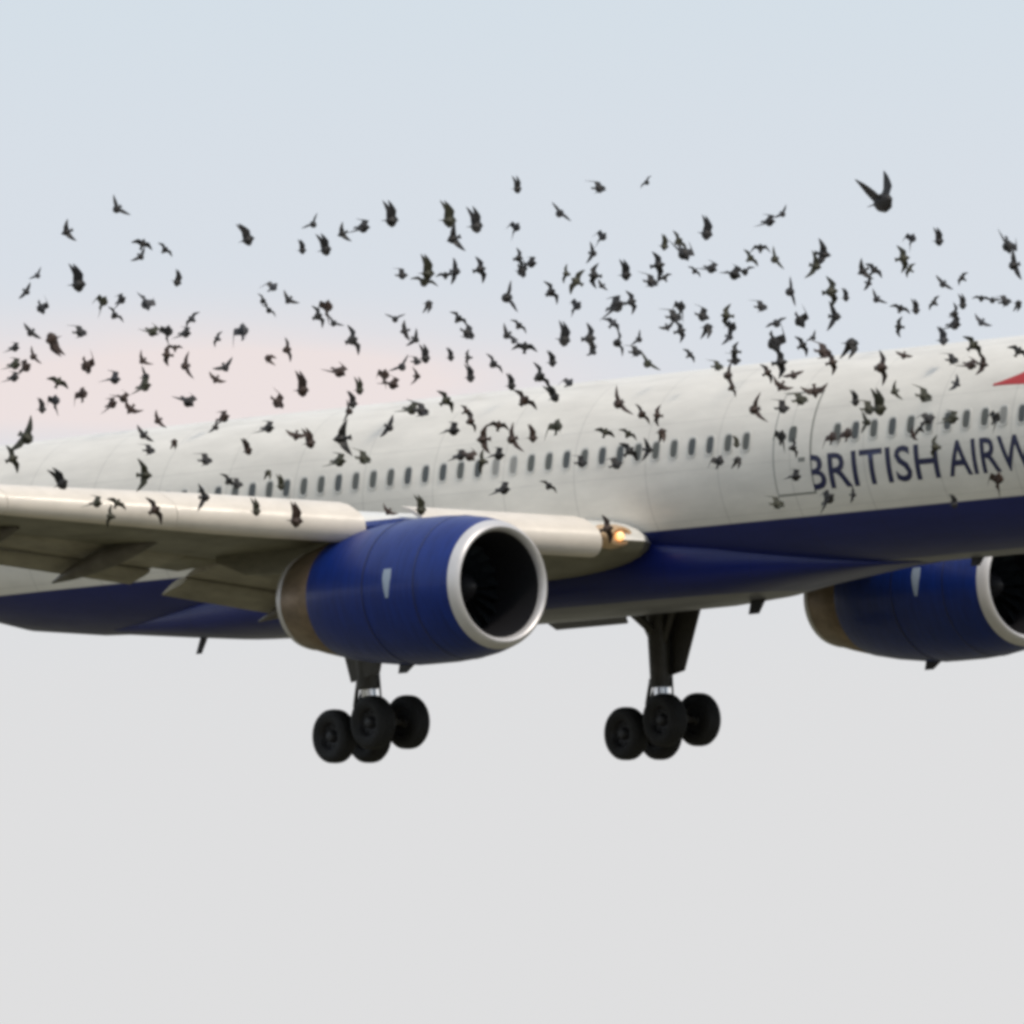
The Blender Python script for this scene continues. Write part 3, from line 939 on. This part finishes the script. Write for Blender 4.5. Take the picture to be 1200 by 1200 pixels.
ORD = ['leftmost', 'second from left', 'third from left', 'fourth from left', 'fifth from left', 'sixth from left', 'seventh from left', 'eighth from left']
cells = {}
for i, (x, y, l, a, p, k) in enumerate(birds):
    cells.setdefault((region(x, y), p, k), []).append(i)
labels = {}
for (reg, p, k), ids in cells.items():
    ids.sort(key=lambda i: birds[i][0])
    band, col = reg
    for r_, i in enumerate(ids):
        lead = '' if len(ids) == 1 else ORD[r_] + ' '
        labels[i] = f"{lead}{TONE[k]} bird {POSE[p]} {band} {col}" if not lead else f"{ORD[r_]} {TONE[k]} bird {POSE[p]} {band} {col}"
        if len(labels[i].split()) > 16: print('LONG', labels[i])
print('birds', len(birds), 'distinct labels', len(set(labels.values())))

FAT = 1.27
for i, (x, y, l, a, p, k) in enumerate(birds):
    over_plane = y > crown(x) - 14
    toward = rnd.uniform(12, 24) if over_plane else rnd.uniform(-8, 24)
    kk = D / (D - toward)
    Lm = l / PXM / kk * FAT
    ar = R(a)
    u = c_right * math.cos(ar) + c_up * math.sin(ar)          # along the bird's long axis in view
    v = c_right * -math.sin(ar) + c_up * math.cos(ar)
    tw = c_back
    flip = rnd.choice((-1, 1))
    if p in 'TI':
        up = u if p == 'T' else -u
        side = v * (-1 if p == 'T' else 1)
        yaw = R(rnd.uniform(22, 42))
        fx_ = side * (math.cos(yaw)) + tw * (math.sin(yaw) * flip)
        Z = up; X = fx_.normalized()
        s = Lm / .315
    elif p == 'V':
        Z = u; X = (tw * .75 - v * .55).normalized(); s = Lm / .25
    elif p in 'SW':
        s = max(.72, Lm / .40)
        ph = math.acos(max(.35, min(1, Lm / (.40 * s))))
        Yv = (u * math.cos(ph) + tw * (math.sin(ph) * flip)).normalized()
        tt = R(rnd.uniform(25, 70)) * rnd.choice((-1, 1))
        n1 = Yv.cross(v).normalized()
        v2 = n1.cross(Yv).normalized()
        X = (n1 * math.cos(tt) + v2 * math.sin(tt)).normalized()
        Z = X.cross(Yv).normalized()
        if Z.dot(c_up) < -.2:
            X = -X; Z = X.cross(Yv).normalized()
    else:
        s = max(.7, Lm / .23)
        ph = math.acos(max(.45, min(1, Lm / (.27 * s))))
        X = (u * math.cos(ph) + tw * (math.sin(ph) * flip)).normalized()
        Z0 = (v * math.cos(R(40)) + tw * math.sin(R(40))).normalized()
        Z = (Z0 - X * Z0.dot(X)).normalized()
        if Z.dot(c_up) < -.3: Z = -Z
    Z = (Z - X * Z.dot(X)).normalized()
    Y = Z.cross(X)
    o = bpy.data.objects.new('bird', BM[p, k, rnd.randrange(NV)])
    C.objects.link(o)
    P = at(x, y, toward)
    sx_ = s * (.74 if p in 'TI' else .92)
    ctr = {'T': .075, 'I': -.06, 'V': .09}.get(p, 0.0)
    P = P - Z * (ctr * s)
    o.matrix_world = Matrix(((X.x * sx_, Y.x * s, Z.x * s, P.x), (X.y * sx_, Y.y * s, Z.y * s, P.y), (X.z * sx_, Y.z * s, Z.z * s, P.z), (0, 0, 0, 1)))
    o['label'] = labels[i]
    o['category'] = 'bird'
    o['group'] = 'birds flocking around the airliner'
